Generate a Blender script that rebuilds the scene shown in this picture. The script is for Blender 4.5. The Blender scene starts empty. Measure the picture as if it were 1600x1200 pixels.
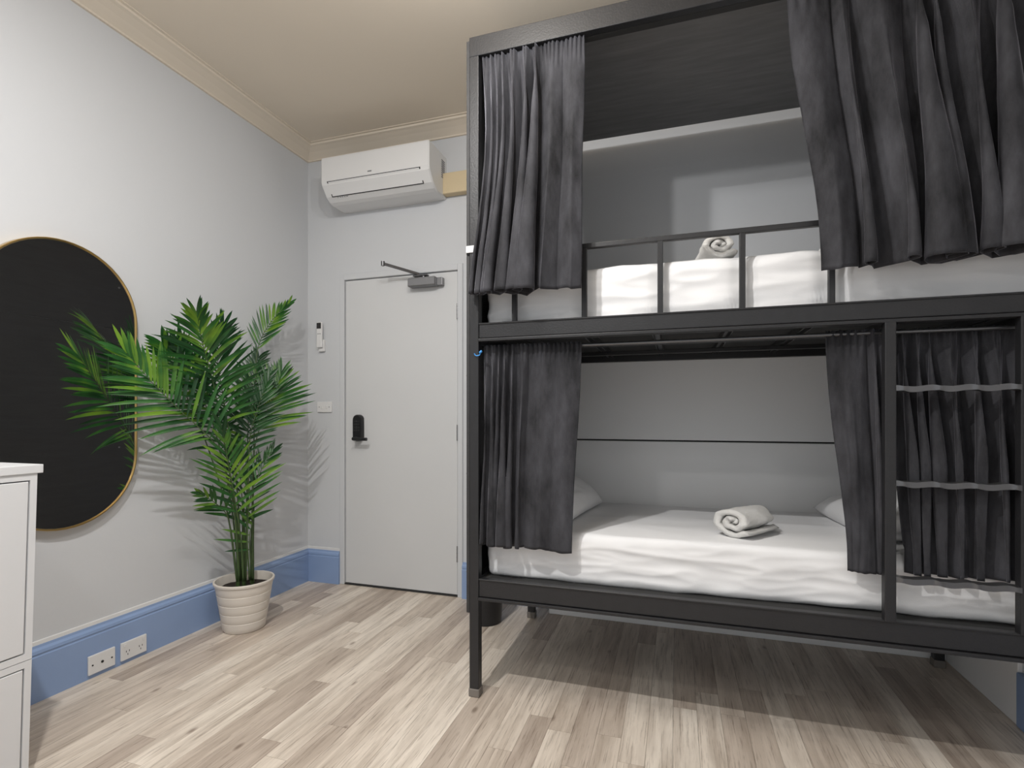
import bpy, bmesh, math, random
from mathutils import Vector, Matrix, noise
random.seed(7)
sc = bpy.context.scene
C = sc.collection
PI = math.pi

# ------------------------------------------------------------------ camera, world, lights, exposure
CAMZ, F, HOR, TH = 1.135, 811.0, 650.0, math.radians(17.6)
cd = bpy.data.cameras.new('camera'); cam = bpy.data.objects.new('camera', cd); C.objects.link(cam)
cam.location = (0, 0, CAMZ); cam.rotation_euler = (PI/2, 0, TH)
cd.sensor_width = 36; cd.lens = F/1600*36; cd.shift_y = (HOR-600)/1600; cd.clip_start = .05
sc.camera = cam
vs = sc.view_settings
vs.view_transform = 'Standard'; vs.look = 'None'; vs.gamma = 1; vs.use_curve_mapping = False
vs.exposure = 0.07
w = bpy.data.worlds.new('world'); sc.world = w; w.use_nodes = True
w.node_tree.nodes['Background'].inputs[0].default_value = (.93, .97, 1, 1)
w.node_tree.nodes['Background'].inputs[1].default_value = .78
def lamp(name, x, y, z, power, size=.11, color=(1, .985, .965)):
    l = bpy.data.lights.new(name, 'AREA'); l.shape = 'DISK'; l.size = size; l.energy = power; l.color = color
    o = bpy.data.objects.new(name, l); C.objects.link(o); o.location = (x, y, z)
    return o
def bulb(x, y, z, power, r=.03):
    l = bpy.data.lights.new('pendant_bulb', 'POINT'); l.shadow_soft_size = r; l.energy = power; l.color = (1, .99, .975)
    o = bpy.data.objects.new('pendant_bulb', l); C.objects.link(o); o.location = (x, y, z)
bulb(-.61, 1.42, 2.71, 14, .02); bulb(-.62, 1.03, 2.71, 20, .02)
lamp('ceiling_or_fill_lamp', -1.06, .50, 2.89, 40, .06)
lamp('ceiling_or_fill_lamp', -1.05, -.40, 2.90, 11, .12)
lamp('ceiling_or_fill_lamp', -.95, -1.5, 2.90, 7, .35)  # added soft fill from behind the camera, no known fixture
lamp('ceiling_or_fill_lamp', .45, -.9, 2.90, 6, .35)  # second added fill, also not a fixture of the room

# ------------------------------------------------------------------ materials
def srgb(r, g, b):
    f = lambda c: (c/255/12.92 if c/255 <= .04045 else ((c/255+.055)/1.055)**2.4)
    return (f(r), f(g), f(b), 1)
def base_mat(name, col, rough=.6, metal=0, spec=.5):
    m = bpy.data.materials.new(name); m.use_nodes = True
    b = m.node_tree.nodes['Principled BSDF']
    b.inputs['Base Color'].default_value = col; b.inputs['Roughness'].default_value = rough
    b.inputs['Metallic'].default_value = metal; b.inputs['Specular IOR Level'].default_value = spec
    return m, m.node_tree.nodes, m.node_tree.links, b
def mat(name, col, rough=.6, metal=0, spec=.5, var=.08, scale=6, bump=0, bscale=60, stretch=(1, 1, 1)):
    """principled with a faint noise variation in tone and an optional fine bump"""
    m, N, L, b = base_mat(name, col, rough, metal, spec)
    tc = N.new('ShaderNodeTexCoord'); mp = N.new('ShaderNodeMapping'); mp.inputs['Scale'].default_value = stretch
    L.new(tc.outputs['Object'], mp.inputs[0])
    n = N.new('ShaderNodeTexNoise'); n.inputs['Scale'].default_value = scale; n.inputs['Detail'].default_value = 4
    L.new(mp.outputs[0], n.inputs['Vector'])
    mx = N.new('ShaderNodeMix'); mx.data_type = 'RGBA'
    mx.inputs['A'].default_value = tuple(c*(1-var) for c in col[:3])+(1,)
    mx.inputs['B'].default_value = tuple(min(1, c*(1+var)) for c in col[:3])+(1,)
    L.new(n.outputs['Fac'], mx.inputs['Factor']); L.new(mx.outputs['Result'], b.inputs['Base Color'])
    if bump:
        n2 = N.new('ShaderNodeTexNoise'); n2.inputs['Scale'].default_value = bscale; n2.inputs['Detail'].default_value = 3
        L.new(mp.outputs[0], n2.inputs['Vector'])
        bp = N.new('ShaderNodeBump'); bp.inputs['Strength'].default_value = bump; bp.inputs['Distance'].default_value = .01
        L.new(n2.outputs['Fac'], bp.inputs['Height']); L.new(bp.outputs[0], b.inputs['Normal'])
    return m
M = {}
M['wall'] = mat('wall_paint', srgb(202, 204, 207), .75, var=.02, scale=2, bump=.05, bscale=30)
M['lining'] = mat('lining_paint', srgb(238, 238, 238), .7, var=.02, scale=2, bump=.04, bscale=30)
M['ceil'] = mat('ceiling_paint', srgb(220, 209, 193), .85, var=.02, scale=1.5)
M['cove'] = mat('cove_paint', srgb(217, 206, 190), .8, var=.02, scale=2)
M['blue'] = mat('blue_gloss_paint', srgb(138, 161, 199), .38, var=.05, scale=5)
M['white'] = mat('white_gloss_paint', srgb(214, 214, 214), .45, var=.02, scale=3)
M['door'] = mat('door_paint', srgb(206, 207, 208), .5, var=.03, scale=2.5, bump=.06, bscale=12)
M['plastic'] = mat('white_plastic', srgb(222, 222, 222), .35, var=.01)
M['plastic_grey'] = mat('grey_plastic', srgb(120, 120, 122), .4, var=.02)
M['beige'] = mat('beige_cover', srgb(208, 190, 156), .6, var=.05, scale=8)
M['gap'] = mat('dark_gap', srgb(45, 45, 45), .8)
M['black'] = mat('black_plastic', srgb(28, 28, 30), .35)
M['metal'] = mat('grey_metal', srgb(140, 140, 142), .38, .7, var=.05)
M['darkmetal'] = mat('dark_steel', srgb(108, 108, 110), .32, .8, var=.05)
M['gold'] = mat('brushed_gold', srgb(196, 164, 104), .28, .95, var=.05)
M['frame'] = mat('black_powder_coat', srgb(36, 36, 38), .42, .0, .45, var=.18, scale=30, bump=.08, bscale=150)
M['panel'] = mat('black_stained_ply', srgb(46, 46, 47), .55, var=.35, scale=5, bump=.12, bscale=40, stretch=(1, 1, 7))
M['roof'] = mat('black_roof_ply', srgb(112, 112, 113), .62, var=.35, scale=5, bump=.12, bscale=40, stretch=(1, 7, 1))
M['sheet'] = mat('white_sheet', srgb(234, 234, 235), .75, var=.02, scale=20, bump=.05, bscale=350)
M['towel'] = mat('white_terry', srgb(232, 231, 228), .95, var=.05, scale=120, bump=.8, bscale=330)
M['foot'] = mat('grey_rubber', srgb(120, 114, 108), .7)
M['pot'] = mat('cream_pot', srgb(214, 207, 198), .45, var=.02)
M['soil'] = mat('dark_soil', srgb(38, 30, 24), .95, var=.4, scale=60, bump=1, bscale=80)
M['stem'] = mat('green_cane', srgb(62, 84, 44), .5, var=.3, scale=25, stretch=(1, 1, .3))
M['cab'] = mat('white_laminate', srgb(214, 215, 217), .4, var=.01)
M['bluecord'] = mat('blue_cord', srgb(70, 150, 220), .4)
M['bin'] = mat('black_bin', srgb(30, 30, 32), .4)
m, N, L, b = base_mat('mirror_glass', (.80, .80, .80, 1), .015, 1.0)
tc = N.new('ShaderNodeTexCoord'); nn = N.new('ShaderNodeTexNoise'); nn.inputs['Scale'].default_value = 9
rp = N.new('ShaderNodeMapRange'); rp.inputs['To Min'].default_value = .004; rp.inputs['To Max'].default_value = .03
L.new(tc.outputs['Object'], nn.inputs['Vector']); L.new(nn.outputs['Fac'], rp.inputs['Value']); L.new(rp.outputs[0], b.inputs['Roughness'])
M['mirror'] = m

def velvet():
    m, N, L, b = base_mat('charcoal_velvet', srgb(44, 44, 48), .8, 0, .25)
    b.inputs['Sheen Weight'].default_value = .6; b.inputs['Sheen Roughness'].default_value = .28
    b.inputs['Sheen Tint'].default_value = srgb(205, 205, 218)
    tc = N.new('ShaderNodeTexCoord'); mp = N.new('ShaderNodeMapping'); mp.inputs['Scale'].default_value = (1, 1, .35)
    L.new(tc.outputs['Object'], mp.inputs[0])
    n = N.new('ShaderNodeTexNoise'); n.inputs['Scale'].default_value = 9; n.inputs['Detail'].default_value = 8; n.inputs['Roughness'].default_value = .65
    L.new(mp.outputs[0], n.inputs['Vector'])
    cr = N.new('ShaderNodeValToRGB'); cr.color_ramp.elements[0].position = .3; cr.color_ramp.elements[1].position = .75
    cr.color_ramp.elements[0].color = srgb(20, 20, 22); cr.color_ramp.elements[1].color = srgb(76, 76, 81)
    L.new(n.outputs['Fac'], cr.inputs[0]); L.new(cr.outputs[0], b.inputs['Base Color'])
    mr_ = N.new('ShaderNodeMapRange'); mr_.inputs['From Min'].default_value = .35; mr_.inputs['From Max'].default_value = .68
    mr_.inputs['To Min'].default_value = .22; mr_.inputs['To Max'].default_value = .95
    L.new(n.outputs['Fac'], mr_.inputs['Value']); L.new(mr_.outputs[0], b.inputs['Sheen Weight'])
    n2 = N.new('ShaderNodeTexNoise'); n2.inputs['Scale'].default_value = 260; L.new(tc.outputs['Object'], n2.inputs['Vector'])
    bp = N.new('ShaderNodeBump'); bp.inputs['Strength'].default_value = .25; bp.inputs['Distance'].default_value = .003
    L.new(n2.outputs['Fac'], bp.inputs['Height']); L.new(bp.outputs[0], b.inputs['Normal'])
    return m
M['velvet'] = velvet()

def plank_mat():
    m, N, L, b = base_mat('ash_laminate', (.6, .55, .5, 1), .42, 0, .45)
    geo = N.new('ShaderNodeNewGeometry'); oi = N.new('ShaderNodeObjectInfo')
    off = N.new('ShaderNodeVectorMath'); off.operation = 'SCALE'; off.inputs[0].default_value = (37, 91, 13)
    L.new(oi.outputs['Random'], off.inputs['Scale'])
    ad = N.new('ShaderNodeVectorMath'); ad.operation = 'ADD'
    L.new(geo.outputs['Position'], ad.inputs[0]); L.new(off.outputs[0], ad.inputs[1])
    mp = N.new('ShaderNodeMapping'); mp.inputs['Scale'].default_value = (1, .09, 1); L.new(ad.outputs[0], mp.inputs[0])
    # broad streaks
    n1 = N.new('ShaderNodeTexNoise'); n1.inputs['Scale'].default_value = 22; n1.inputs['Detail'].default_value = 5; n1.inputs['Roughness'].default_value = .6
    n1.inputs['Distortion'].default_value = .4; L.new(mp.outputs[0], n1.inputs['Vector'])
    # fine dark grain lines
    mp2 = N.new('ShaderNodeMapping'); mp2.inputs['Scale'].default_value = (1, .035, 1); L.new(ad.outputs[0], mp2.inputs[0])
    n2 = N.new('ShaderNodeTexNoise'); n2.inputs['Scale'].default_value = 170; n2.inputs['Detail'].default_value = 4; n2.inputs['Roughness'].default_value = .7
    L.new(mp2.outputs[0], n2.inputs['Vector'])
    # tone per plank
    cr = N.new('ShaderNodeValToRGB'); e = cr.color_ramp.elements
    e[0].position = 0; e[0].color = srgb(190, 176, 163); e[1].position = 1; e[1].color = srgb(232, 222, 209)
    e.new(.3).color = srgb(208, 195, 181); e.new(.6).color = srgb(220, 208, 194)
    L.new(oi.outputs['Random'], cr.inputs[0])
    cr1 = N.new('ShaderNodeValToRGB'); cr1.color_ramp.elements[0].position = .32; cr1.color_ramp.elements[0].color = (.60, .565, .54, 1)
    cr1.color_ramp.elements[1].position = .62; cr1.color_ramp.elements[1].color = (1.0, 1.0, 1.0, 1)
    L.new(n1.outputs['Fac'], cr1.inputs[0])
    mu = N.new('ShaderNodeMix'); mu.data_type = 'RGBA'; mu.blend_type = 'MULTIPLY'; mu.inputs['Factor'].default_value = .85
    L.new(cr.outputs[0], mu.inputs['A']); L.new(cr1.outputs[0], mu.inputs['B'])
    cr2 = N.new('ShaderNodeValToRGB'); cr2.color_ramp.elements[0].position = .33; cr2.color_ramp.elements[0].color = (.45, .42, .40, 1)
    cr2.color_ramp.elements[1].position = .46; cr2.color_ramp.elements[1].color = (1, 1, 1, 1)
    L.new(n2.outputs['Fac'], cr2.inputs[0])
    mu2 = N.new('ShaderNodeMix'); mu2.data_type = 'RGBA'; mu2.blend_type = 'MULTIPLY'; mu2.inputs['Factor'].default_value = .75
    L.new(mu.outputs['Result'], mu2.inputs['A']); L.new(cr2.outputs[0], mu2.inputs['B'])
    # knots
    mp3 = N.new('ShaderNodeMapping'); mp3.inputs['Scale'].default_value = (1, .45, 1); L.new(ad.outputs[0], mp3.inputs[0])
    vo = N.new('ShaderNodeTexVoronoi'); vo.inputs['Scale'].default_value = 6.5; L.new(mp3.outputs[0], vo.inputs['Vector'])
    cr3 = N.new('ShaderNodeValToRGB'); cr3.color_ramp.elements[0].position = .03; cr3.color_ramp.elements[0].color = (.38, .33, .3, 1)
    cr3.color_ramp.elements[1].position = .085; cr3.color_ramp.elements[1].color = (1, 1, 1, 1)
    L.new(vo.outputs['Distance'], cr3.inputs[0])
    mu3 = N.new('ShaderNodeMix'); mu3.data_type = 'RGBA'; mu3.blend_type = 'MULTIPLY'; mu3.inputs['Factor'].default_value = .8
    L.new(mu2.outputs['Result'], mu3.inputs['A']); L.new(cr3.outputs[0], mu3.inputs['B'])
    L.new(mu3.outputs['Result'], b.inputs['Base Color'])
    bp = N.new('ShaderNodeBump'); bp.inputs['Strength'].default_value = .12; bp.inputs['Distance'].default_value = .002
    L.new(n2.outputs['Fac'], bp.inputs['Height']); L.new(bp.outputs[0], b.inputs['Normal'])
    return m
M['plank'] = plank_mat()

def leaf_mat():
    m, N, L, b = base_mat('palm_leaf', (.05, .2, .04, 1), .38, 0, .5)
    oi = N.new('ShaderNodeObjectInfo'); geo = N.new('ShaderNodeNewGeometry')
    n = N.new('ShaderNodeTexNoise'); n.inputs['Scale'].default_value = 7; L.new(geo.outputs['Position'], n.inputs['Vector'])
    ma = N.new('ShaderNodeMath'); ma.operation = 'ADD'; L.new(n.outputs['Fac'], ma.inputs[0])
    ms = N.new('ShaderNodeMath'); ms.operation = 'MULTIPLY_ADD'; ms.inputs[1].default_value = .5; ms.inputs[2].default_value = -.25
    L.new(oi.outputs['Random'], ms.inputs[0]); L.new(ms.outputs[0], ma.inputs[1])
    cr = N.new('ShaderNodeValToRGB'); e = cr.color_ramp.elements
    e[0].position = .25; e[0].color = srgb(26, 68, 32); e[1].position = .8; e[1].color = srgb(118, 158, 48)
    e.new(.5).color = srgb(48, 104, 42)
    L.new(ma.outputs[0], cr.inputs[0]); L.new(cr.outputs[0], b.inputs['Base Color'])
    tr = N.new('ShaderNodeBsdfTranslucent'); L.new(cr.outputs[0], tr.inputs['Color'])
    mxs = N.new('ShaderNodeMixShader'); mxs.inputs[0].default_value = .30
    L.new(b.outputs[0], mxs.inputs[1]); L.new(tr.outputs[0], mxs.inputs[2]); L.new(mxs.outputs[0], N['Material Output'].inputs['Surface'])
    return m
M['leaf'] = leaf_mat()

# ------------------------------------------------------------------ helpers
def V(*a): return Vector(a)
def pix(px, py, plane, val):
    """world point on the plane x/y/z = val lying on the sight line of a pixel (used to read sizes off the photograph)"""
    k = (px-800)/F; s, c = math.sin(TH), math.cos(TH)
    d = Vector((-s+c*k, c+s*k, (HOR-py)/F))
    i = 'xyz'.index(plane); t = (val-(0, 0, CAMZ)[i])/d[i]
    return Vector((0, 0, CAMZ))+d*t
def box(bm, x0, x1, y0, y1, z0, z1, bev=0, seg=1, mtx=None):
    vs_ = [bm.verts.new((x, y, z)) for x in (x0, x1) for y in (y0, y1) for z in (z0, z1)]
    q = [(0, 1, 3, 2), (4, 6, 7, 5), (0, 4, 5, 1), (2, 3, 7, 6), (0, 2, 6, 4), (1, 5, 7, 3)]
    fs = [bm.faces.new([vs_[i] for i in f]) for f in q]
    if bev:
        es = list({e for f in fs for e in f.edges})
        r = bmesh.ops.bevel(bm, geom=es, offset=bev, segments=seg, affect='EDGES', profile=.5)
    if mtx:
        allv = vs_ if not bev else list({v for f in r['faces'] for v in f.verts} | {v for v in vs_ if v.is_valid})
        bmesh.ops.transform(bm, matrix=mtx, verts=[v for v in allv if v.is_valid])
    return fs
def tube(bm, pts, r, n=8, cap=True, radii=None):
    pts = [Vector(p) for p in pts]; rings = []
    up = None
    for i, p in enumerate(pts):
        t = (pts[min(i+1, len(pts)-1)]-pts[max(i-1, 0)]).normalized()
        if up is None: up = Vector((0, 0, 1)) if abs(t.z) < .9 else Vector((1, 0, 0))
        s = t.cross(up).normalized(); up = s.cross(t).normalized()
        rr = radii[i] if radii else r
        rings.append([bm.verts.new(p+(s*math.cos(a)+up*math.sin(a))*rr) for a in [2*PI*k/n for k in range(n)]])
    for a, b2 in zip(rings, rings[1:]):
        for k in range(n): bm.faces.new((a[k], a[(k+1) % n], b2[(k+1) % n], b2[k]))
    if cap: bm.faces.new(rings[0][::-1]); bm.faces.new(rings[-1])
def lathe(bm, prof, n=40, cx=0, cy=0, close_bottom=False):
    rings = [[bm.verts.new((cx+r*math.cos(2*PI*k/n), cy+r*math.sin(2*PI*k/n), z)) for k in range(n)] for r, z in prof]
    for a, b2 in zip(rings, rings[1:]):
        for k in range(n): bm.faces.new((a[k], a[(k+1) % n], b2[(k+1) % n], b2[k]))
    if close_bottom: bm.faces.new(rings[0][::-1])
    return rings
def obj(name, bm, m, parent=None, smooth=False, angle=None, flip=False, recalc=True):
    if recalc: bmesh.ops.recalc_face_normals(bm, faces=bm.faces[:])
    me = bpy.data.meshes.new(name); bm.to_mesh(me); bm.free()
    me.materials.append(m)
    if smooth:
        me.shade_smooth()
        if angle: me.set_sharp_from_angle(angle=math.radians(angle))
    o = bpy.data.objects.new(name, me); C.objects.link(o)
    if parent:
        o.parent = parent
        # geometry is written in world coordinates: keep it there under a located parent
        lo = parent.matrix_basis.inverted() if not parent.parent else (parent.parent.matrix_basis@parent.matrix_basis).inverted()
        if parent.type == 'EMPTY': o.location = lo.to_translation()
    return o
def B(name, m, parent, *args, bev=.002, seg=2, smooth=False):
    bm = bmesh.new(); box(bm, *args, bev=bev, seg=seg); return obj(name, bm, m, parent, smooth=smooth)
def tag(o, label, cat, group=None):
    o['label'] = label; o['category'] = cat
    if group: o['group'] = group
    return o
def thing(name, label, cat, loc=(0, 0, 0), group=None):
    o = bpy.data.objects.new(name, None); o.empty_display_size = .1; C.objects.link(o); o.location = loc
    return tag(o, label, cat, group)
def struct(o): o['kind'] = 'structure'; return o

# ------------------------------------------------------------------ room shell
XL, XR, YB, ZC = -2.435, 1.205, 3.0, 2.955
YF = -2.2
DX0, DX1, DZ = -2.131, -1.312, 2.045      # door leaf
def wallbox(name, m, *a): return struct(B(name, m, None, *a, bev=0))
wallbox('wall_left', M['wall'], XL-.12, XL, YF, YB+.12, 0, ZC)
wallbox('wall_right', M['wall'], XR, XR+.12, YF, YB+.12, 0, ZC)
bm = bmesh.new()
box(bm, XL, DX0-.006, YB, YB+.12, 0, ZC); box(bm, DX1+.006, XR, YB, YB+.12, 0, ZC); box(bm, DX0-.006, DX1+.006, YB, YB+.12, DZ+.006, ZC)
struct(obj('wall_back', bm, M['wall']))
wallbox('ceiling', M['ceil'], XL-.12, XR+.12, YF, YB+.12, ZC, ZC+.08)
floor = wallbox('floor', M['gap'], XL-.12, XR+.12, YF, YB+.12, -.06, -.008)
# planks run away from the camera along y
pw = .0865
ncol = int(math.ceil((XR-XL)/pw))
far = []
rest = bmesh.new()
for i in range(ncol):
    x0 = XL+i*pw; x1 = min(x0+pw, XR)
    r = random.Random(i*31+5)
    y = YF - r.random()*.9
    while y < YB+.03:
        Lp = r.choice((.62, .95, 1.22)) * r.uniform(.9, 1.08)
        a, c = max(y, YF), min(y+Lp, YB+.06); y += Lp
        if c <= YF+.01 or c-a < .02: continue
        if c > .75: far.append((x0, x1, a, c))
        else: box(rest, x0+.0004, x1-.0004, a+.0004, c-.0004, -.008, 0)
for (x0, x1, a, c) in far:
    bm = bmesh.new(); box(bm, x0+.0004, x1-.0004, a+.0004, c-.0004, -.008, 0)
    obj('plank', bm, M['plank'], floor)
o = obj('plank_field', rest, M['plank'], floor); o['kind'] = 'stuff'

# coves
def prism(bm, prof, axis, a, b2, mitre0=0, mitre1=0):
    """extrude a 2-D profile (distance from wall, z) along x (back wall) or y (left wall); ends mitred"""
    def put(d, z, t):
        return (XL+d, t, z) if axis == 'y' else (t, YB-d, z)
    A = [bm.verts.new(put(d, z, a+mitre0*d)) for d, z in prof]; Bv = [bm.verts.new(put(d, z, b2-mitre1*d)) for d, z in prof]
    n = len(prof)
    for i in range(n): bm.faces.new((A[i], A[(i+1) % n], Bv[(i+1) % n], Bv[i]))
    bm.faces.new(A[::-1]); bm.faces.new(Bv)
cove = [(0, 2.887), (.012, 2.887), (.014, 2.896), (.028, 2.905), (.058, 2.922), (.092, 2.936), (.108, 2.940), (.110, 2.950), (.125, 2.950), (.125, ZC), (0, ZC)]
bm = bmesh.new(); prism(bm, cove, 'y', YF, YB, 0, 1); struct(obj('trim_1', bm, M['cove'], smooth=False))
bm = bmesh.new(); prism(bm, cove, 'x', XL, XR, 1, 0); struct(obj('trim_2', bm, M['cove']))
# baseboards: blue board with stepped top
BH = .222
bprof = [(0, 0), (.022, 0), (.022, .178), (.019, .182), (.019, .188), (.022, .191), (.020, .203), (.012, .212), (.010, BH), (0, BH)]
bm = bmesh.new(); prism(bm, bprof, 'y', YF, YB, 0, 1); bl = struct(obj('baseboard_left', bm, M['blue']))
bm = bmesh.new(); prism(bm, bprof, 'x', XL, DX0-.040, 1, 0); struct(obj('baseboard_back_left', bm, M['blue']))
bm = bmesh.new(); prism(bm, bprof, 'x', DX1+.040, -.62, 0, 0); struct(obj('baseboard_back', bm, M['blue']))
bm = bmesh.new(); prism(bm, [(.0, BH), (.009, BH), (.007, BH+.014), (0, BH+.016)], 'y', YF, YB, 0, 1); struct(obj('trim_3', bm, M['white']))
bm = bmesh.new(); prism(bm, [(.0, BH), (.009, BH), (.007, BH+.014), (0, BH+.016)], 'x', XL, DX0-.040, 1, 0); struct(obj('trim_4', bm, M['white']))
struct(B('baseboard_right', M['blue'], None, XR-.022, XR, YF, 2.37, 0, .2, bev=.006))
struct(B('trim_5', M['lining'], None, XR-.016, XR, 2.37, 2.90, 0, .27, bev=.003))
# lining boards on the wall behind the bed, with a recessed joint
struct(B('trim_6', M['lining'], None, -.70, XR, 2.905, YB, 0, .998, bev=.004))
struct(B('trim_7', M['lining'], None, -.78, XR, 2.909, YB, 1.006, 1.50, bev=.003))
struct(B('trim_8', M['gap'], None, -.69, XR, 2.925, YB, .998, 1.006, bev=0))

# door
door = thing('door_1', '', '', ((DX0+DX1)/2, YB, 0)); del door['label']; del door['category']; struct(door)
bm = bmesh.new(); box(bm, DX0, DX1, YB+.002, YB+.042, .012, DZ, bev=.002); obj('door_leaf', bm, M['door'], door)
bm = bmesh.new()
for a in ((DX0-.040, DX0-.005, YB-.010, YB+.10, 0, DZ+.045), (DX1+.005, DX1+.040, YB-.010, YB+.10, 0, DZ+.045), (DX0-.005, DX1+.005, YB-.010, YB+.10, DZ+.005, DZ+.045)):
    box(bm, *a, bev=.003)
obj('door_frame', bm, M['wall'], door)
B('threshold', M['gap'], door, DX0-.005, DX1+.005, YB-.004, YB+.1, 0, .009, bev=.001)
for z in (.27, 1.03, 1.79):
    bm = bmesh.new()
    tube(bm, [(DX1+.004, YB-.006, z-.05), (DX1+.004, YB-.006, z+.05)], .006, 8)
    for k in range(4): box(bm, DX1-.001, DX1+.009, YB-.0135, YB-.004, z-.045+k*.025, z-.043+k*.025)
    obj('hinge', bm, M['metal'], door)
# keypad lock with lever
kx = -2.02
bm = bmesh.new()
n = 24; prof = []
for k in range(n):
    a = 2*PI*k/n; cx_, cz_ = math.cos(a), math.sin(a)
    prof.append((kx+.034*cx_, 1.055+(.055 if cz_ > 0 else -.055)+.034*cz_))
va = [bm.verts.new((x, YB+.002, z)) for x, z in prof]; vb = [bm.verts.new((x, YB-.030, z)) for x, z in prof]
vc = [bm.verts.new((kx+(x-kx)*.86, YB-.037, 1.055+(z-1.055)*.94)) for x, z in prof]
for A, Bq in ((va, vb), (vb, vc)):
    for k in range(n): bm.faces.new((A[k], A[(k+1) % n], Bq[(k+1) % n], Bq[k]))
bm.faces.new(vc); bm.faces.new(va[::-1])
lock = obj('keypad_lock', bm, M['black'], door, smooth=True, angle=40)
bm = bmesh.new(); tube(bm, [(kx, YB-.03, .985), (kx, YB-.066, .985)], .013, 12); tube(bm, [(kx-.01, YB-.066, .985), (kx+.03, YB-.068, .985), (kx+.095, YB-.064, .983)], .011, 10)
obj('lever_handle', bm, M['black'], lock, smooth=True, angle=50)
bm = bmesh.new()
for r_ in range(4):
    for c_ in range(3):
        if (r_, c_) != (9, 9): tube(bm, [(kx-.015+c_*.015, YB-.036, 1.10-r_*.02), (kx-.015+c_*.015, YB-.0385, 1.10-r_*.02)], .005, 8)
obj('button', bm, M['gap'], lock)
# door closer
bm = bmesh.new(); box(bm, -1.63, -1.435, YB-.062, YB+.002, 1.955, 2.010, bev=.006); cl = obj('door_closer', bm, M['metal'], door)
B('closer_bracket', M['metal'], cl, -1.435, -1.40, YB-.035, YB+.002, 1.958, 2.006)
bm = bmesh.new()
tube(bm, [(-1.53, YB-.03, 2.005), (-1.53, YB-.03, 2.026)], .012, 10)
box(bm, -1.60, -1.50, YB-.045, YB-.015, 2.022, 2.032, bev=.002)
p0, p1 = Vector((-1.56, YB-.035, 2.036)), Vector((-1.745, YB-.16, 2.085))
tube(bm, [p0, p0.lerp(p1, .5), p1], .0095, 8); tube(bm, [p1+V(0, 0, -.014), p1+V(0, 0, .014)], .012, 10)
obj('closer_arm', bm, M['darkmetal'], cl, smooth=True, angle=40)

# ------------------------------------------------------------------ air conditioner
AX0, AX1, AY, AZ0, AZ1 = -2.140, -1.385, 2.755, 2.500, 2.762
ac = thing('air_conditioner', 'white wall-mounted split air conditioner above the door', 'air conditioner', ((AX0+AX1)/2, YB, AZ0))
def acprof():   # (y, z)
    return [(YB, AZ1), (AY+.012, AZ1), (AY+.003, AZ1-.004), (AY, AZ1-.014), (AY, AZ1-.150), (AY+.006, AZ1-.175), (AY+.05, AZ0+.030), (AY+.085, AZ0+.008), (AY+.115, AZ0), (YB, AZ0)]
bm = bmesh.new(); pr = acprof()
xs = [AX0, AX0+.008, AX1-.008, AX1]; rings = []
for i, x in enumerate(xs):
    ins = .006 if i in (0, 3) else 0
    rings.append([bm.verts.new((x, min(y+ins, YB), z-ins*(1 if z > 2.6 else -1))) for y, z in pr])
for a, c in zip(rings, rings[1:]):
    for k in range(len(pr)): bm.faces.new((a[k], a[(k+1) % len(pr)], c[(k+1) % len(pr)], c[k]))
bm.faces.new(rings[0][::-1]); bm.faces.new(rings[-1])
obj('housing', bm, M['plastic'], ac)
# flap: lies on the sloping lower front face
def on_face(x, t, out):    # t 0..1 from the fold down the slope
    a, c = Vector((x, AY+.002, AZ1-.158)), Vector((x, AY+.056, AZ0+.026))
    nrm = Vector((0, -(a.z-c.z), -(c.y-a.y))).normalized()
    return a.lerp(c, t)+nrm*out
def slab(bm, x0, x1, t0, t1, o0, o1):
    vv = [bm.verts.new(on_face(x, t, o_)) for x in (x0, x1) for t in (t0, t1) for o_ in (o0, o1)]
    for f in [(0, 1, 3, 2), (4, 6, 7, 5), (0, 4, 5, 1), (2, 3, 7, 6), (0, 2, 6, 4), (1, 5, 7, 3)]: bm.faces.new([vv[i] for i in f])
bm = bmesh.new()
fx0, fx1 = AX0+.055, AX1-.065
slab(bm, fx0, fx1, .0, .90, .001, .0045); obj('flap', bm, M['plastic'], ac)
bm = bmesh.new()
g = .007
slab(bm, fx0-g, fx1+g, -.035, .0, .0, .0035); slab(bm, fx0-g, fx1+g, .90, .96, .0, .0035)
slab(bm, fx0-g, fx0, 0, .9, .0, .0035); slab(bm, fx1, fx1+g, 0, .9, .0, .0035)
obj('flap_seam', bm, M['gap'], ac)
bm = bmesh.new()
for k in range(9): box(bm, AX1-.002, AX1+.0015, YB-.075, YB-.030, AZ1-.150+k*.013, AZ1-.143+k*.013)
obj('side_grille', bm, M['plastic_grey'], ac)
B('badge', M['plastic_grey'], ac, -1.80, -1.772, AY-.0012, AY+.002, AZ1-.136, AZ1-.129, bev=.0005)
bm = bmesh.new()
for k, wd in enumerate((.006, .010, .008, .010, .012)):
    slab(bm, AX0+.085+k*.016, AX0+.085+k*.016+wd, 1.0, 1.035, .0, .0012)
obj('marking', bm, M['plastic_grey'], ac)
tag(B('pipe_cover', M['beige'], None, AX1-.01, -.86, YB-.055, YB, 2.515, 2.645, bev=.006), 'beige boxed pipe cover running from the air conditioner to the bed', 'pipe cover')

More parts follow.
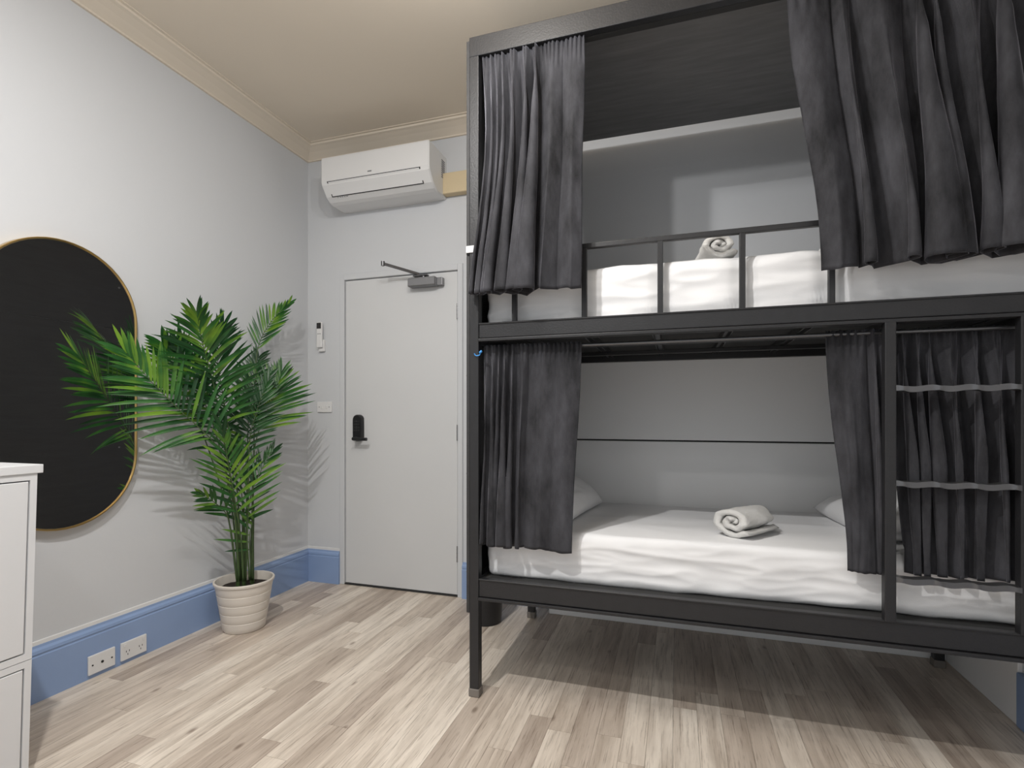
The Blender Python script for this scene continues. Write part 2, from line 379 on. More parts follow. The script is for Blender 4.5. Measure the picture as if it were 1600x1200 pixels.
# ------------------------------------------------------------------ small wall fittings
rh = thing('remote_holder', 'small white remote cradle on the wall left of the door', 'holder', (-2.345, YB, 1.60))
p = pix(504, 515, 'y', YB); rx = p.x
B('cradle', M['plastic'], rh, rx-.020, rx+.026, YB-.020, YB, 1.575, 1.655, bev=.004)
rc = thing('remote_control', 'white remote control with a dark screen beside the door', 'remote control', (rx, YB-.02, 1.61))
B('remote_body', M['plastic'], rc, rx-.022, rx+.020, YB-.038, YB-.0195, 1.600, 1.775, bev=.005)
B('screen', M['gap'], rc, rx-.018, rx+.016, YB-.0395, YB-.036, 1.728, 1.768, bev=.001)
for k in range(3): B('button', M['plastic_grey'], rc, rx-.012+k*.010, rx-.006+k*.010, YB-.0392, YB-.036, 1.690, 1.696, bev=.001)
p = pix(508, 636, 'y', YB)
sw = thing('light_switch', 'white light switch plate between the palm and the door', 'switch', (p.x, YB, p.z-.036))
B('plate', M['plastic'], sw, p.x-.058, p.x+.058, YB-.010, YB, p.z-.036, p.z+.036, bev=.003)
for dx in (-.018, .018): B('rocker', M['plastic'], sw, p.x+dx-.006, p.x+dx+.006, YB-.0135, YB-.009, p.z-.012, p.z+.012, bev=.001)
for dx in (-.040, .040): B('screw', M['plastic_grey'], sw, p.x+dx-.003, p.x+dx+.003, YB-.0112, YB-.009, p.z-.003, p.z+.003, bev=.0005)
def socket(px0, px1, lab, kind):
    y0 = pix(px0, 1030, 'x', XL+.03).y; y1 = pix(px1, 1030, 'x', XL+.03).y
    xf = XL+.022; z0, z1 = .018, .100
    t = thing('power_socket', lab, 'socket', (xf, (y0+y1)/2, z0))
    B('plate', M['plastic'], t, xf, xf+.010, y0, y1, z0, z1, bev=.003)
    ym = (y0+y1)/2
    if kind == 'blank':
        for dy in (-.040, 0, .040):
            bm = bmesh.new(); tube(bm, [(xf+.009, ym+dy, .058), (xf+.0115, ym+dy, .058)], .0036 if dy else .006, 10); obj('screw' if dy else 'aerial_port', bm, M['gap'], t)
    else:
        for dy in (-.030, .030):
            bm = bmesh.new()
            for ddy, ddz in ((-.007, .004), (.007, .004), (0, -.010)):
                box(bm, xf+.009, xf+.0108, ym+dy+ddy-.0012, ym+dy+ddy+.0012, .052+ddz-.004, .052+ddz+.004)
            obj('pin_holes', bm, M['gap'], t)
            B('rocker', M['plastic'], t, xf+.009, xf+.0125, ym+dy*1.4-.006, ym+dy*1.4+.006, .078, .092, bev=.001)
socket(138, 180, 'white wall plate in the blue baseboard nearest the white cabinet', 'blank')
socket(189, 229, 'white double power socket in the blue baseboard, the one nearer the palm', 'double')

# ------------------------------------------------------------------ mirror
mr = thing('wall_mirror', 'pill-shaped wall mirror with a thin brass rim', 'mirror', (XL, 1.484, .667))
def stadium(R, yc=1.484, z0=.966, z1=1.56, n=28):
    pts = [(yc+R*math.cos(PI*k/n), z1+R*math.sin(PI*k/n)) for k in range(n+1)]
    pts += [(yc+R*math.cos(PI+PI*k/n), z0+R*math.sin(PI+PI*k/n)) for k in range(n+1)]
    return pts
def loopring(bm, specs):
    rr = [[bm.verts.new((x, y, z)) for y, z in stadium(R)] for R, x in specs]
    for a, c in zip(rr, rr[1:]+rr[:1]):
        for k in range(len(a)): bm.faces.new((a[k], a[(k+1) % len(a)], c[(k+1) % len(a)], c[k]))
bm = bmesh.new(); loopring(bm, [(.30, XL+.003), (.30, XL+.031), (.2975, XL+.034), (.294, XL+.034), (.292, XL+.031), (.292, XL+.003)])
obj('rim', bm, M['gold'], mr, smooth=True, angle=35)
bm = bmesh.new()
a = [bm.verts.new((XL+.027, y, z)) for y, z in stadium(.292)]; c = [bm.verts.new((XL+.004, y, z)) for y, z in stadium(.292)]
bm.faces.new(a); bm.faces.new(c[::-1])
for k in range(len(a)): bm.faces.new((a[k], a[(k+1) % len(a)], c[(k+1) % len(a)], c[k]))
obj('mirror_glass', bm, M['mirror'], mr)

# ------------------------------------------------------------------ white cabinet at the left edge
CX, CY0, CY1 = -1.90, .30, 1.100
cb = thing('storage_cabinet', 'white two-tier storage cabinet standing against the left wall', 'cabinet', (-2.15, .7, 0))
def lean(bm):
    for v in bm.verts: v.co.y += (v.co.z-.98)*.026
def CB(name, par, *a, bev=.002):
    bm = bmesh.new(); box(bm, *a, bev=bev, seg=2); lean(bm); return obj(name, bm, M['cab'], par)
ZJ = .385
CB('top_board', cb, XL+.03, CX+.004, CY0, CY1+.010, .957, .984)
for zz0, zz1 in ((.0, ZJ-.001), (ZJ+.001, .957)):
    bm = bmesh.new()
    th = .018
    box(bm, XL+.03, CX, CY1-th-.004, CY1-.004, zz0, zz1); box(bm, XL+.03, CX, CY0, CY0+th, zz0, zz1)
    box(bm, XL+.03, CX, CY0+th, CY1-th-.004, zz0, zz0+.02); box(bm, XL+.03, CX, CY0+th, CY1-th-.004, zz1-.02, zz1)
    box(bm, XL+.03, XL+.04, CY0+th, CY1-th-.004, zz0+.02, zz1-.02)
    lean(bm); obj('carcass', bm, M['cab'], cb)
    CB('door_panel', cb, CX-.018, CX+.000, CY0+th+.004, CY1-th-.008, zz0+.024, zz1-.024)

# ------------------------------------------------------------------ bunk bed
BX0, BX1, BY0, BY1 = -.800, 1.150, 1.950, 2.850
PS = .040
bed = thing('bunk_bed', 'black steel bunk bed with solid end panel, roof board and ladder', 'bunk bed', ((BX0+BX1)/2, (BY0+BY1)/2, 0))
fm = M['frame']
for x in (BX0, BX1-PS):
    for y in (BY0, BY1-PS):
        po = B('post', fm, bed, x, x+PS, y, y+PS, .03, 2.590, bev=.003)
        B('foot_cap', M['foot'], po, x-.003, x+PS+.003, y-.003, y+PS+.003, 0, .034, bev=.004)
def rail_front(z0, z1):
    bm = bmesh.new()
    box(bm, BX0+PS, BX1-PS, BY0+.004, BY0+.034, z0+.014, z1, bev=.003, seg=2)
    box(bm, BX0+PS, BX1-PS, BY0-.004, BY0+.034, z0, z0+.012, bev=.002, seg=2)       # projecting lower lip
    box(bm, BX0+PS, BX1-PS, BY0+.0, BY0+.010, z1-.004, z1+.002, bev=.001)
    return bm
obj('side_rail', rail_front(.393, .477), fm, bed); obj('side_rail', rail_front(1.434, 1.507), fm, bed)
for z0, z1 in ((.393, .477), (1.425, 1.50)):
    B('side_rail', fm, bed, BX0+PS, BX1-PS, BY1-.034, BY1-.004, z0, z1)
    for x in (BX0+.005, BX1-.035): B('end_rail', fm, bed, x, x+.03, BY0+PS, BY1-PS, z0, z1)
for z0 in (1.70,):
    B('guard_rail', fm, bed, BX0+PS, BX1-PS, BY1-.03, BY1-.01, z0, z0+.02)
# top beams
B('top_beam', fm, bed, BX0, BX1, BY0-.002, BY0+.030, 2.585, 2.665, bev=.003)
B('curtain_track', M['gap'], bed, BX0+PS, BX1-PS, BY0+.030, BY0+.060, 2.585, 2.602, bev=.001)
B('top_beam', fm, bed, BX0, BX0+.03, BY0+.030, BY1, 2.590, 2.6655); B('top_beam', fm, bed, BX1-.03, BX1, BY0+.030, BY1, 2.590, 2.6655)
B('roof_board', M['roof'], bed, BX0+.03, BX1-.03, BY0+.029, 2.885, 2.666, 2.678, bev=0)
# end panel in boards
B('end_panel', M['panel'], bed, BX0-.014, BX0-.001, BY0+.004, 2.975, .337, 1.785, bev=.001)
B('end_panel', M['panel'], bed, BX0-.014, BX0-.001, BY0+.004, 2.975, 1.787, 2.655, bev=.001)
for z in (.5, .9, 1.3, 1.7, 2.1, 2.5):
    for y in (BY0+.018, BY1-.02):
        bm = bmesh.new(); tube(bm, [(BX0-.013, y, z), (BX0-.018, y, z)], .006, 8); obj('screw', bm, M['metal'], bed)
# guard on the upper bunk
gy = 2.006
bm = bmesh.new(); box(bm, BX0+PS, .510, gy-.010, gy+.010, 1.782, 1.802, bev=.003, seg=2); obj('guard_rail', bm, fm, bed)
for x in (-.625, -.341, -.058, .222, .500):
    B('guard_bar', fm, bed, x-.010, x+.010, gy-.010, gy+.010, 1.50, 1.783)
# base of both bunks: cross slats, runners; black sheet added for underside shade
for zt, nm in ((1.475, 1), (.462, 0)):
    for k in range(7):
        x = BX0+.20+k*.262
        bm = bmesh.new()
        x0, x1 = x-.014, x+.014
        box(bm, x0, x1, BY0+.034, BY1-.034, zt-.004, zt); box(bm, x0, x0+.003, BY0+.034, BY1-.034, zt-.026, zt-.004); box(bm, x1-.003, x1, BY0+.034, BY1-.034, zt-.026, zt-.004)
        obj('cross_slat', bm, M['darkmetal'], bed)
    B('underside_shade', M['gap'], bed, BX0+.04, BX1-.04, BY0+.036, BY1-.036, zt, zt+.009, bev=0)
    for y in (2.22, 2.55):
        B('runner', fm, bed, BX0+.035, BX1-.035, y, y+.02, zt-.045, zt-.027, bev=.002)
# curtain rods
for z, y in ((1.412, 2.014),):
    bm = bmesh.new(); tube(bm, [(BX0+PS-.001, y, z), (BX1-PS+.001, y, z)], .007, 10); obj('curtain_rod', bm, M['darkmetal'], bed, smooth=True, angle=50)
# ladder
LX0, LX1 = .651, 1.000
for x in (LX0, LX1): B('ladder_rail', fm, bed, x-.015, x+.017, BY0-.004, BY0+.028, .474, 1.437, bev=.003)
for z in (1.222, .919, .612):
    bm = bmesh.new()
    n = 60; a0, a1 = LX0+.015, LX1-.013
    secs = []
    for i in range(n+1):
        u = i/n; x = a0+(a1-a0)*u
        bump = sum(math.exp(-((u-c_)/.028)**2) for c_ in (.06, .36, .66, .96))
        h = .009-.002*bump; dz = -.004*bump*0+.0025*math.cos(u*2*PI*3.3)
        d0, d1 = BY0-.006-.004*bump, BY0+.030
        secs.append([bm.verts.new((x, y, z+dz+s*h)) for y, s in ((d0, -1), (d1, -1), (d1, 1), (d0, 1))])
    for a, c in zip(secs, secs[1:]):
        for k in range(4): bm.faces.new((a[k], a[(k+1) % 4], c[(k+1) % 4], c[k]))
    bm.faces.new(secs[0][::-1]); bm.faces.new(secs[-1])
    obj('rung', bm, M['darkmetal'], bed, smooth=True, angle=35)

# small fittings on the bed
p = pix(745, 552, 'y', BY0-.01)
bm = bmesh.new()
tube(bm, [(p.x+.012*math.cos(a), BY0-.006-.003*math.sin(a*3), p.z+.010*math.sin(a)) for a in [PI*1.0+PI*1.05*k/14 for k in range(15)]], .0022, 6)
tube(bm, [(p.x+.010, BY0-.004, p.z+.002), (p.x+.020, BY0-.008, p.z+.008)], .005, 6)
tag(obj('cord_tie', bm, M['bluecord'], smooth=True), 'tiny blue cord tie on the front left bed post', 'tie')
p = pix(734, 390, 'y', BY0)
tag(B('post_clip', M['plastic'], None, p.x-.015, p.x+.022, BY0-.005, BY0+.0005, p.z-.014, p.z+.014, bev=.001), 'small white clip on the front left bed post beside the upper curtain', 'clip')
# black bin
bc = pix(757, 972, 'z', 0)
bn = thing('waste_bin', 'black round waste bin on the floor behind the bed corner', 'bin', (bc.x, bc.y, 0))
bm = bmesh.new(); lathe(bm, [(.0, .0), (.082, .0), (.087, .004), (.100, .24), (.103, .245), (.103, .252), (.096, .252), (.082, .010), (0, .010)], 40, bc.x, bc.y+.02)
obj('bucket', bm, M['bin'], bn, smooth=True, angle=40)

# ------------------------------------------------------------------ soft furnishings
def rblock(name, m, parent, x0, x1, y0, y1, z0, z1, r, nx, ny, nz, disp):
    """rounded block with a dense grid surface, displaced by disp(p, normal)"""
    c = Vector(((x0+x1)/2, (y0+y1)/2, (z0+z1)/2)); h = Vector(((x1-x0)/2, (y1-y0)/2, (z1-z0)/2))
    verts = {}; faces = []
    def key(i, j, k): return (i, j, k)
    def vert(i, j, k):
        kk = (i, j, k)
        if kk not in verts:
            q = Vector((-h.x+2*h.x*i/nx, -h.y+2*h.y*j/ny, -h.z+2*h.z*k/nz))
            inn = Vector([max(-h[a]+r, min(h[a]-r, q[a])) for a in range(3)])
            d = q-inn
            nrm = d.normalized() if d.length > 1e-6 else Vector((0, 0, 1))
            pnt = inn+nrm*r
            verts[kk] = (len(verts), pnt+c, nrm)
        return verts[kk][0]
    for i in range(nx):
        for j in range(ny):
            faces.append((vert(i, j, 0), vert(i, j+1, 0), vert(i+1, j+1, 0), vert(i+1, j, 0)))
            faces.append((vert(i, j, nz), vert(i+1, j, nz), vert(i+1, j+1, nz), vert(i, j+1, nz)))
    for i in range(nx):
        for k in range(nz):
            faces.append((vert(i, 0, k), vert(i+1, 0, k), vert(i+1, 0, k+1), vert(i, 0, k+1)))
            faces.append((vert(i, ny, k), vert(i, ny, k+1), vert(i+1, ny, k+1), vert(i+1, ny, k)))
    for j in range(ny):
        for k in range(nz):
            faces.append((vert(0, j, k), vert(0, j, k+1), vert(0, j+1, k+1), vert(0, j+1, k)))
            faces.append((vert(nx, j, k), vert(nx, j+1, k), vert(nx, j+1, k+1), vert(nx, j, k+1)))
    co = [None]*len(verts)
    for (idx, pnt, nrm) in verts.values(): co[idx] = pnt+disp(pnt, nrm)
    me = bpy.data.meshes.new(name); me.from_pydata([tuple(v) for v in co], [], faces); me.materials.append(m); me.shade_smooth()
    o = bpy.data.objects.new(name, me); C.objects.link(o)
    return o
def ridged(v): return 1-abs(noise.noise(v))*2
def sheet_disp(lo):
    def f(p, n):
        d = .004*noise.noise(p*3)
        if n.y < -.3:      # hanging front: diagonal pulls
            q = Vector((p.x*2.2+p.z*5.5, (p.z*11-p.x*1.2), 3.1+lo))
            d += .0075*ridged(q)-.003 + .003*ridged(q*2.3)
            d += .006*noise.noise(Vector((p.x*7, p.z*3, 9+lo)))
        else:
            d += .0025*ridged(Vector((p.x*3, p.y*7, lo)))
        return n*d
    return f
tag(rblock('mattress', M['sheet'], None, BX0+.045, BX1-.045, 2.034, 2.848, .472, .666, .030, 260, 60, 34, sheet_disp(0)), 'thick mattress in a white fitted sheet on the lower bunk', 'mattress')
def up_disp(p, n):
    v = sheet_disp(5)(p, n)
    if n.y < -.3:
        for gx in (-.625, -.341, -.058, .222, .500):
            v += Vector((0, .012*math.exp(-((p.x-gx)/.035)**2)*(1-.3*noise.noise(Vector((gx, p.z*9, 1)))), 0))
            # gathered creases beside each bar, low down
            v += Vector((0, .006*math.exp(-((p.x-gx+.03)/.03)**2)*max(0, (1.60-p.z)/.1)*math.sin(p.x*500+p.z*90), 0))
    return v
tag(rblock('mattress', M['sheet'], None, BX0+.045, BX1-.045, 2.030, 2.848, 1.486, 1.716, .035, 320, 50, 34, up_disp), 'thick mattress in a white fitted sheet on the upper bunk', 'mattress')

def pillow(loc, rot, sx, sy, th, lab):
    n = 40; verts = []; faces = []; idx = {}
    for side in (1, -1):
        for i in range(n+1):
            for j in range(n+1):
                u, v_ = -1+2*i/n, -1+2*j/n
                edge = i in (0, n) or j in (0, n)
                if edge and side == -1: idx[(side, i, j)] = idx[(1, i, j)]; continue
                e = max(0, (1-u**4))**.55*max(0, (1-v_**4))**.55
                pinch = 1-.07*(1-abs(u)**3)*abs(v_)**6
                px_ = sx/2*u*(1-.06*(1-v_*v_)*abs(u)**4); py_ = sy/2*v_*(1-.06*(1-u*u)*abs(v_)**4)
                z = side*th/2*e*(1+.12*noise.noise(Vector((u*2, v_*2, side))))+.006*ridged(Vector((u*3, v_*3, 4)))*e
                idx[(side, i, j)] = len(verts); verts.append((px_, py_, z))
    for side in (1, -1):
        for i in range(n):
            for j in range(n):
                f = [idx[(side, i, j)], idx[(side, i+1, j)], idx[(side, i+1, j+1)], idx[(side, i, j+1)]]
                faces.append(f if side == 1 else f[::-1])
    me = bpy.data.meshes.new('pillow'); me.from_pydata(verts, [], faces); me.materials.append(M['sheet']); me.shade_smooth()
    o = bpy.data.objects.new('pillow', me); C.objects.link(o); o.location = loc; o.rotation_euler = rot
    return tag(o, lab, 'pillow')
pillow((-.585, 2.42, .800), (0, math.radians(32), math.radians(-6)), .44, .66, .13, 'white pillow at the left end of the lower bunk behind the curtain')
pillow((.86, 2.50, .745), (0, math.radians(-12), math.radians(5)), .44, .62, .14, 'white pillow at the right end of the lower bunk behind the curtain')
pillow((.74, 2.42, 1.850), (0, math.radians(-30), 0), .46, .62, .15, 'white pillow at the right end of the upper bunk')

def towel(loc, yaw, W, H, Ln, lab, turns=2.15, tail=0):
    """spiral-rolled towel: flattened spiral sheet with thickness, axis along local y, open end facing -y"""
    t = W*.115; n = 120; a_max = turns*2*PI
    inner = []; outer = []
    R = W/2
    for i in range(n+1):
        a = a_max*i/n; r = .012+(R-.012)*(a/a_max)
        wob = 1+.12*noise.noise(Vector((math.cos(a)*1.5, math.sin(a)*1.5, a*.3)))
        cx_, cz_ = math.cos(a-PI*.5), math.sin(a-PI*.5)
        sq = lambda rr: (rr*wob*cx_, rr*wob*cz_*H/W*(1.0))
        outer.append(sq(r)); inner.append(sq(max(.003, r-t*1.35)))
    m_ = 26; verts = []; faces = []
    prof = outer+inner[::-1]
    k = len(prof)
    for j in range(m_+1):
        v_ = j/m_; y = -Ln/2+Ln*v_
        e = 1-.05*abs(2*v_-1)**6
        for q, (x, z) in enumerate(prof):
            ii = q if q <= n else 2*n+1-q
            yy = y + (.010*(1-ii/n)+.004*math.sin(ii*.35))*(1 if v_ < .5 else -1)*abs(2*v_-1)**4
            d = .003*noise.noise(Vector((x*70, yy*50, z*70)))+.007*noise.noise(Vector((x*16, yy*14, z*16+2)))
            nn_ = Vector((x, 0, z)).normalized() if (x or z) else Vector((0, 0, 0))
            verts.append((x*e+nn_.x*d, yy, z*e+nn_.z*d))
    for j in range(m_):
        for q in range(k):
            faces.append((j*k+q, j*k+(q+1) % k, (j+1)*k+(q+1) % k, (j+1)*k+q))
    for j in (0, m_):
        for q in range(n):
            f = (j*k+q, j*k+q+1, j*k+(2*n+1-q-1), j*k+(2*n+1-q)); faces.append(f if j else f[::-1])
    me = bpy.data.meshes.new('rolled_towel'); me.from_pydata(verts, [], faces); me.materials.append(M['towel']); me.shade_smooth()
    o = bpy.data.objects.new('rolled_towel', me); C.objects.link(o); o.location = loc; o.rotation_euler = (0, 0, yaw)
    return tag(o, lab, 'towel')
towel((.262, 2.235, .666+.062), math.radians(-36), .185, .122, .215, 'rolled white towel lying on the lower bunk mattress')
towel((.145, 2.16, 1.722+.049), math.radians(6), .145, .095, .20, 'rolled white towel lying on the upper bunk mattress')

def curtain(lab, xt0, xt1, xb0, xb1, zt, zb, yt, yb, folds, amp, seed, flat=None, hem=.0, header=.04, bow=0, ylim=None, ymin=None, cuts_=None, amps_=None):
    """pleated curtain: irregular folds that start tight at the heading and open towards the hem"""
    r = random.Random(seed)
    cuts = [0]
    for i in range(folds):
        cuts.append(cuts[-1]+r.uniform(.45, 1.5)*(1 if not flat or not (flat[0] < i/folds < flat[1]) else 2.6))
    cuts = [c_/cuts[-1] for c_ in cuts]
    amps = [r.uniform(.45, 1.1) for _ in range(folds)]
    if cuts_: cuts = cuts_; amps = amps_
    drift = [r.uniform(-.012, .012) for _ in range(folds)]
    NX, NZ = folds*22, 70
    verts = []; faces = []
    for j in range(NZ+1):
        v_ = j/NZ; z = zt+(zb-zt)*v_
        sm = v_*v_*(3-2*v_)
        for i in range(NX+1):
            u = i/NX
            k = max(q for q in range(folds) if cuts[q] <= u+1e-9)
            lu = (u-cuts[k])/(cuts[k+1]-cuts[k])
            a_s = 1
            if ymin is not None: a_s = .42+.58*max(0, min(1, (z-.68)/.30))
            # pleat shape: rounded front, pinched back
            s = math.sin(PI*lu); ph = s**.8
            gather = .35+.65*min(1, v_/.25)
            grow = .75+.45*v_
            a = amp*amps[k]*gather*grow*a_s
            yy = (yt+(yb-yt)*sm) - a*(ph-.5)*2*.5
            yy += .006*noise.noise(Vector((u*9+seed, v_*2.2, 3)))*(.3+v_)
            # sideways curl of the pleats makes them overhang
            xo = .38*a*math.sin(2*PI*lu)+drift[k]*sm*math.sin(PI*lu)
            x = xt0+(xt1-xt0)*u; xb = xb0+(xb1-xb0)*u
            x = x+(xb-x)*sm + xo*(.3+.7*v_)+bow*math.sin(PI*v_)*(1-u)
            x += .004*noise.noise(Vector((u*6, v_*3, seed+7)))
            zz = z + (.010*noise.noise(Vector((u*7, 1, seed)))+hem*(u-.5))*v_**3
            if v_ < header:      # gathered heading ruffle
                yy += .006*math.sin(u*folds*17+seed)*(1-.3*v_/header); zz += .004*noise.noise(Vector((u*60, v_*30, seed)))
            elif v_ < .12:
                yy += .0035*math.sin(u*folds*17+seed)*(1-(v_-header)/(.12-header))
            # small cross creases of velvet
            yy += .0022*noise.noise(Vector((x*28, seed, z*16)))*min(1, v_*3)
            if ylim is not None:
                lim = ylim+.08*max(0, min(1, (z-.70)/.1))
                if lim > 1.0 and yy > lim: yy = lim
            if ymin is not None: yy = max(yy, ymin)
            verts.append((x, yy, zz))
    for j in range(NZ):
        for i in range(NX):
            a = j*(NX+1)+i; faces.append((a, a+1, a+NX+2, a+NX+1))
    me = bpy.data.meshes.new('curtain'); me.from_pydata(verts, [], faces); me.materials.append(M['velvet']); me.shade_smooth()
    o = bpy.data.objects.new('curtain', me); C.objects.link(o)
    so = o.modifiers.new('thickness', 'SOLIDIFY'); so.thickness = .003; so.offset = 0
    return tag(o, lab, 'curtain')
curtain('dark grey velvet curtain at the left of the upper bunk', -.752, -.335, -.785, -.338, 2.590, 1.612, 1.968, 1.902, 9, .095, 3, hem=-.005, bow=.030,
        cuts_=[0, .06, .12, .18, .25, .38, .50, .585, .80, 1.0001], amps_=[.3, .4, .4, .55, .9, 1.0, 1.15, .40, .22])
curtain('wide dark grey velvet curtain at the right of the upper bunk', .362, 1.105, .452, 1.10, 2.590, 1.618, 1.972, 1.912, 8, .125, 21, hem=.015,
        cuts_=[0, .17, .25, .45, .51, .57, .74, .80, 1.0001], amps_=[.22, .5, .75, 1.1, .8, .9, 1.2, .5])
curtain('dark grey velvet curtain at the left of the lower bunk', -.755, -.352, -.752, -.385, 1.424, .612, 1.998, 1.972, 8, .060, 12, hem=-.012, ylim=2.020,
        cuts_=[0, .07, .14, .20, .28, .36, .48, .76, 1.0001], amps_=[.5, .9, .8, 1.1, .9, .6, .18, .12])
curtain('narrow dark grey velvet curtain left of the ladder on the lower bunk', .485, .665, .545, .668, 1.424, .615, 2.014, 1.990, 3, .060, 5, hem=-.004, ylim=2.020, ymin=1.94,
        cuts_=[0, .68, .86, 1.0001], amps_=[.35, .9, .7])
curtain('dark grey velvet curtain bunched behind the ladder rungs', .690, 1.095, .715, 1.090, 1.424, .620, 2.048, 2.006, 8, .100, 41, hem=0, ylim=2.022, ymin=1.986)

# ------------------------------------------------------------------ palm in its pot
PX, PY = -2.215, 2.225
palm = thing('potted_palm', 'green artificial palm in a ribbed cream pot standing by the corner', 'plant', (PX, PY, 0))
bm = bmesh.new()
H = .262; pr = [(0, 0), (.098, 0), (.102, .004)]
for k in range(5):
    z0 = .004+(H-.02)*k/5; z1 = .004+(H-.02)*(k+1)/5; rr = lambda z: .102+.040*z/H
    pr += [(rr(z0)+.0012, z0+.002), (rr((z0+z1)/2)+.0014, (z0+z1)/2), (rr(z1)+.0012, z1-.002), (rr(z1)-.0004, z1)]
pr += [(.147, H-.014), (.149, H-.004), (.147, H), (.139, H), (.136, H-.012), (.128, .17), (0, .17)]
lathe(bm, pr, 56, PX, PY); obj('pot', bm, M['pot'], palm, smooth=True, angle=35)
bm = bmesh.new(); n = 20
vv = [[bm.verts.new((PX+.132*(i/6)*math.cos(2*PI*k/24), PY+.132*(i/6)*math.sin(2*PI*k/24), .216+.006*noise.noise(Vector((i*.9, k*.8, 0))))) for k in range(24)] for i in range(1, 7)]
cc = bm.verts.new((PX, PY, .22))
for k in range(24): bm.faces.new((cc, vv[0][k], vv[0][(k+1) % 24]))
for a, c in zip(vv, vv[1:]):
    for k in range(24): bm.faces.new((a[k], c[k], c[(k+1) % 24], a[(k+1) % 24]))
obj('soil', bm, M['soil'], palm, smooth=True)

def catmull(pts, n):
    P_ = [pts[0]*2-pts[1]]+pts+[pts[-1]*2-pts[-2]]
    out = []
    for i in range(1, len(P_)-2):
        a, b_, c_, d = P_[i-1:i+3]
        for k in range(n):
            t = k/n
            out.append(.5*((2*b_)+(c_-a)*t+(2*a-5*b_+4*c_-d)*t*t+(3*b_-a-3*c_+d)*t**3))
    out.append(P_[-2]); return out
camP = Vector((0, 0, CAMZ))
count = [0]; LIM = 300
extra = bmesh.new()
def leaflet(bm, p, d, up, Ln, W, droop, curl=0):
    d = d.normalized(); s = d.cross(up).normalized(); n = 5; prev = None
    q = p.copy(); dd = d.copy()
    for i in range(n+1):
        t = i/n
        wd = W*(math.sin(PI*min(1, .12+.88*t))**.7 if t < 1 else 0)*(1 if t > .05 else .5)
        nn_ = s.cross(dd).normalized()
        row = [bm.verts.new(q-s*wd/2+nn_*wd*.18), bm.verts.new(q), bm.verts.new(q+s*wd/2+nn_*wd*.18)]
        if prev:
            for k in (0, 1): bm.faces.new((prev[k], prev[k+1], row[k+1], row[k]))
        prev = row
        dd = (dd+Vector((0, 0, -1))*droop/n+s*curl/n).normalized(); q = q+dd*Ln/n
        s = (s-dd*s.dot(dd)).normalized()
def frond(pts, nl, LL, t0=.2, face=(0, 0, 0), ang=(62, 22), droop=.5, wid=.017, sides=(1, 1), stem_r=.0045):
    """pts: (px, py, distance from the left wall) read off the photograph"""
    W_ = []
    for a, b_, c_ in pts: W_.append(pix(a, b_, 'x', XL+c_))
    cur = catmull(W_, 10); n = len(cur)-1
    bm = bmesh.new(); tube(bm, cur, 0, 6, radii=[stem_r*(1-.75*i/n) for i in range(n+1)])
    fr = obj('frond', bm, M['stem'], palm, smooth=True)
    for i in range(nl):
        u = i/(nl-1)
        t = t0+(1-t0)*u
        f = t*n; a = min(int(f), n-1); p = cur[a].lerp(cur[a+1], f-a)
        T = (cur[min(a+1, n)]-cur[max(a-1, 0)]).normalized()
        N_ = ((camP-p).normalized()+Vector(face)).normalized()
        S = T.cross(N_).normalized()
        for sgn in (1, -1):
            if not sides[0 if sgn > 0 else 1]: continue
            prof = (.62+.38*math.sin(PI*min(1, u*1.15+.12)))*(1-.30*u)
            Ln = LL*prof*random.uniform(.88, 1.1)*sides[0 if sgn > 0 else 1]
            al = math.radians(ang[0]+(ang[1]-ang[0])*u+random.uniform(-5, 5))
            d = T*math.cos(al)+S*sgn*math.sin(al)+N_*random.uniform(.0, .22)
            # keep the tips on the room side of both walls
            tip = p+d.normalized()*Ln
            mgx = XL+.045 if not (1.15 < tip.y < 1.82) else XL+.060
            if tip.x < mgx: d.x += (mgx-tip.x)/Ln*1.15
            if tip.y > YB-.03: d.y -= (tip.y-YB+.03)/Ln*1.15
            if count[0] < LIM:
                b2 = bmesh.new(); leaflet(b2, p, d, N_, Ln, wid*random.uniform(.85, 1.1), droop*random.uniform(.6, 1.2))
                obj('leaflet', b2, M['leaf'], fr, smooth=True, recalc=False); count[0] += 1
            else:
                leaflet(extra, p, d, N_, Ln, wid*random.uniform(.85, 1.1), droop*random.uniform(.6, 1.2))
# canes
base = [(368, 905), (376, 905), (383, 905), (395, 905), (373, 905)]
# big central frond
frond([(376, 908, .20), (366, 790, .20), (350, 690, .23), (334, 602, .28), (316, 535, .33), (308, 496, .36)], 26, .290, t0=.46, ang=(66, 14), droop=.5, wid=.0165)
# long left frond reaching over the mirror edge
frond([(374, 908, .24), (366, 800, .27), (350, 725, .29), (333, 690, .29), (280, 640, .235), (240, 600, .20), (198, 552, .175)], 23, .305, t0=.52, face=(.1, -.1, .3), ang=(62, 20), droop=.25, wid=.0175)
# right frond
frond([(394, 906, .24), (394, 800, .24), (398, 700, .24), (414, 650, .23), (430, 614, .22), (438, 588, .21)], 22, .300, t0=.50, ang=(54, 12), droop=.15, wid=.0165)
# lower centre frond
frond([(380, 908, .26), (376, 840, .27), (366, 775, .30), (357, 725, .32), (348, 672, .34)], 14, .235, t0=.40, ang=(54, 14), droop=.3, wid=.0165)
# top right frond
frond([(392, 906, .22), (396, 760, .20), (398, 620, .18), (403, 545, .17), (424, 502, .16), (450, 475, .15)], 20, .175, t0=.60, ang=(40, 10), droop=-.15, wid=.012)
# right low frond
frond([(390, 906, .27), (386, 830, .28), (392, 775, .28), (408, 735, .27), (424, 708, .26)], 12, .210, t0=.34, ang=(50, 14), droop=.1, wid=.0145)
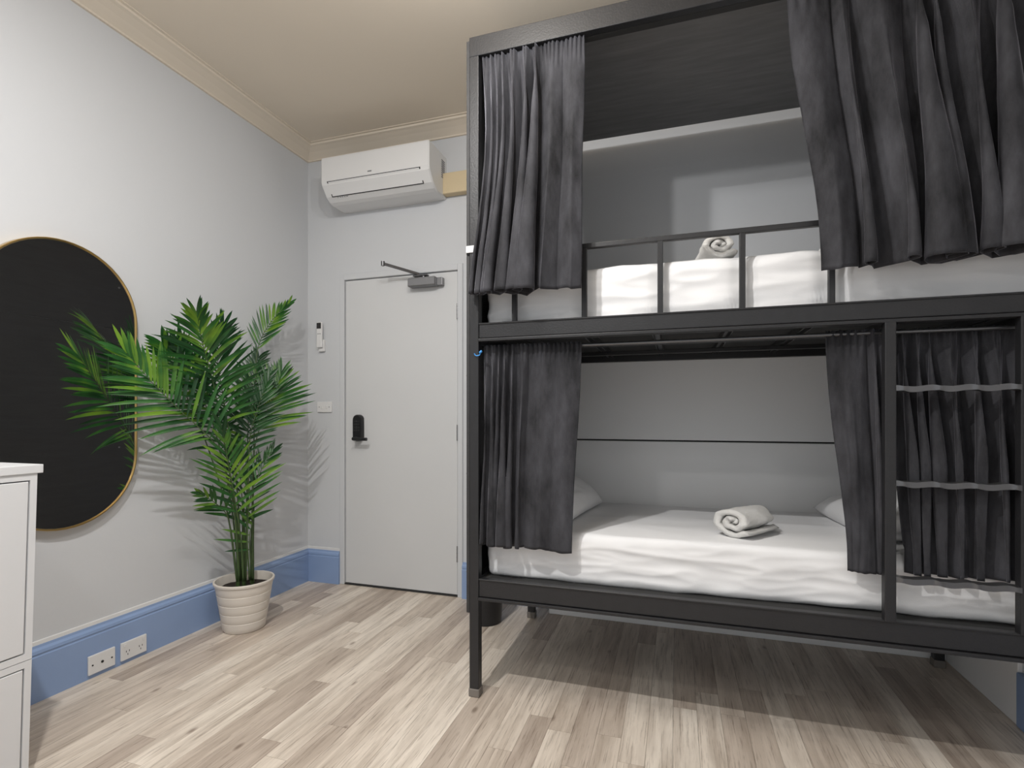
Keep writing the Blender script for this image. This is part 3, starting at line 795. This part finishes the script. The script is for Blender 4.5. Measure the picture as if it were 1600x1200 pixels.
# second left frond behind
frond([(370, 908, .17), (355, 800, .15), (325, 700, .13), (292, 620, .12), (270, 565, .12), (256, 540, .12)], 20, .23, t0=.5, face=(.9, -.2, .2), ang=(66, 22), droop=.2, wid=.018)
# low left small
frond([(370, 908, .22), (364, 850, .22), (355, 806, .23), (335, 785, .24), (314, 772, .25)], 8, .165, t0=.50, ang=(48, 12), droop=.2, wid=.0145)
# low right small
frond([(395, 906, .25), (391, 868, .26), (390, 835, .27), (397, 812, .27)], 6, .175, t0=.42, ang=(78, 52), droop=.1, wid=.016, sides=(0.0, 1))
# inner dense fronds behind
frond([(384, 908, .16), (386, 760, .14), (388, 660, .13), (394, 600, .12), (404, 560, .11)], 22, .20, t0=.40, ang=(62, 22), droop=.3, wid=.017)
frond([(378, 908, .20), (370, 760, .22), (352, 640, .27), (340, 560, .30), (348, 512, .32)], 24, .25, t0=.45, face=(.3, .4, 0), ang=(55, 14), droop=.5, wid=.016)
frond([(374, 908, .18), (360, 780, .17), (335, 670, .16), (302, 590, .15), (280, 535, .15)], 22, .23, t0=.42, face=(0, .5, .2), ang=(60, 18), droop=.6, wid=.016)
frond([(380, 908, .22), (380, 820, .20), (375, 740, .18), (366, 695, .17)], 15, .20, t0=.35, ang=(58, 16), droop=.3, wid=.018)
frond([(384, 908, .24), (388, 780, .26), (390, 690, .27), (402, 640, .28), (420, 590, .28)], 18, .20, t0=.45, ang=(56, 14), droop=.3, wid=.017)
o = obj('leaf_mass', extra, M['leaf'], palm, smooth=True, recalc=False); o['kind'] = 'stuff'
for k, (a, c) in enumerate(((372, 0), (381, 1), (394, 2))):
    q = pix(a, 905, 'x', XL+.215); top = pix(a-4+k*3, 790, 'x', XL+.215)
    bm = bmesh.new(); tube(bm, [(q.x, q.y, .20), (q.x, q.y, .45), tuple(top)], .009, 10, radii=[.011, .010, .006]); obj('cane', bm, M['stem'], palm, smooth=True, angle=60)

# repeats share a group
for o in C.objects:
    g = {'curtain': 'velvet curtains on the bunk bed', 'mattress': 'mattresses on the bunk bed', 'pillow': 'pillows on the bunk bed',
         'towel': 'rolled towels on the bunk bed', 'socket': 'wall plates in the left baseboard'}.get(o.get('category', ''))
    if g: o['group'] = g
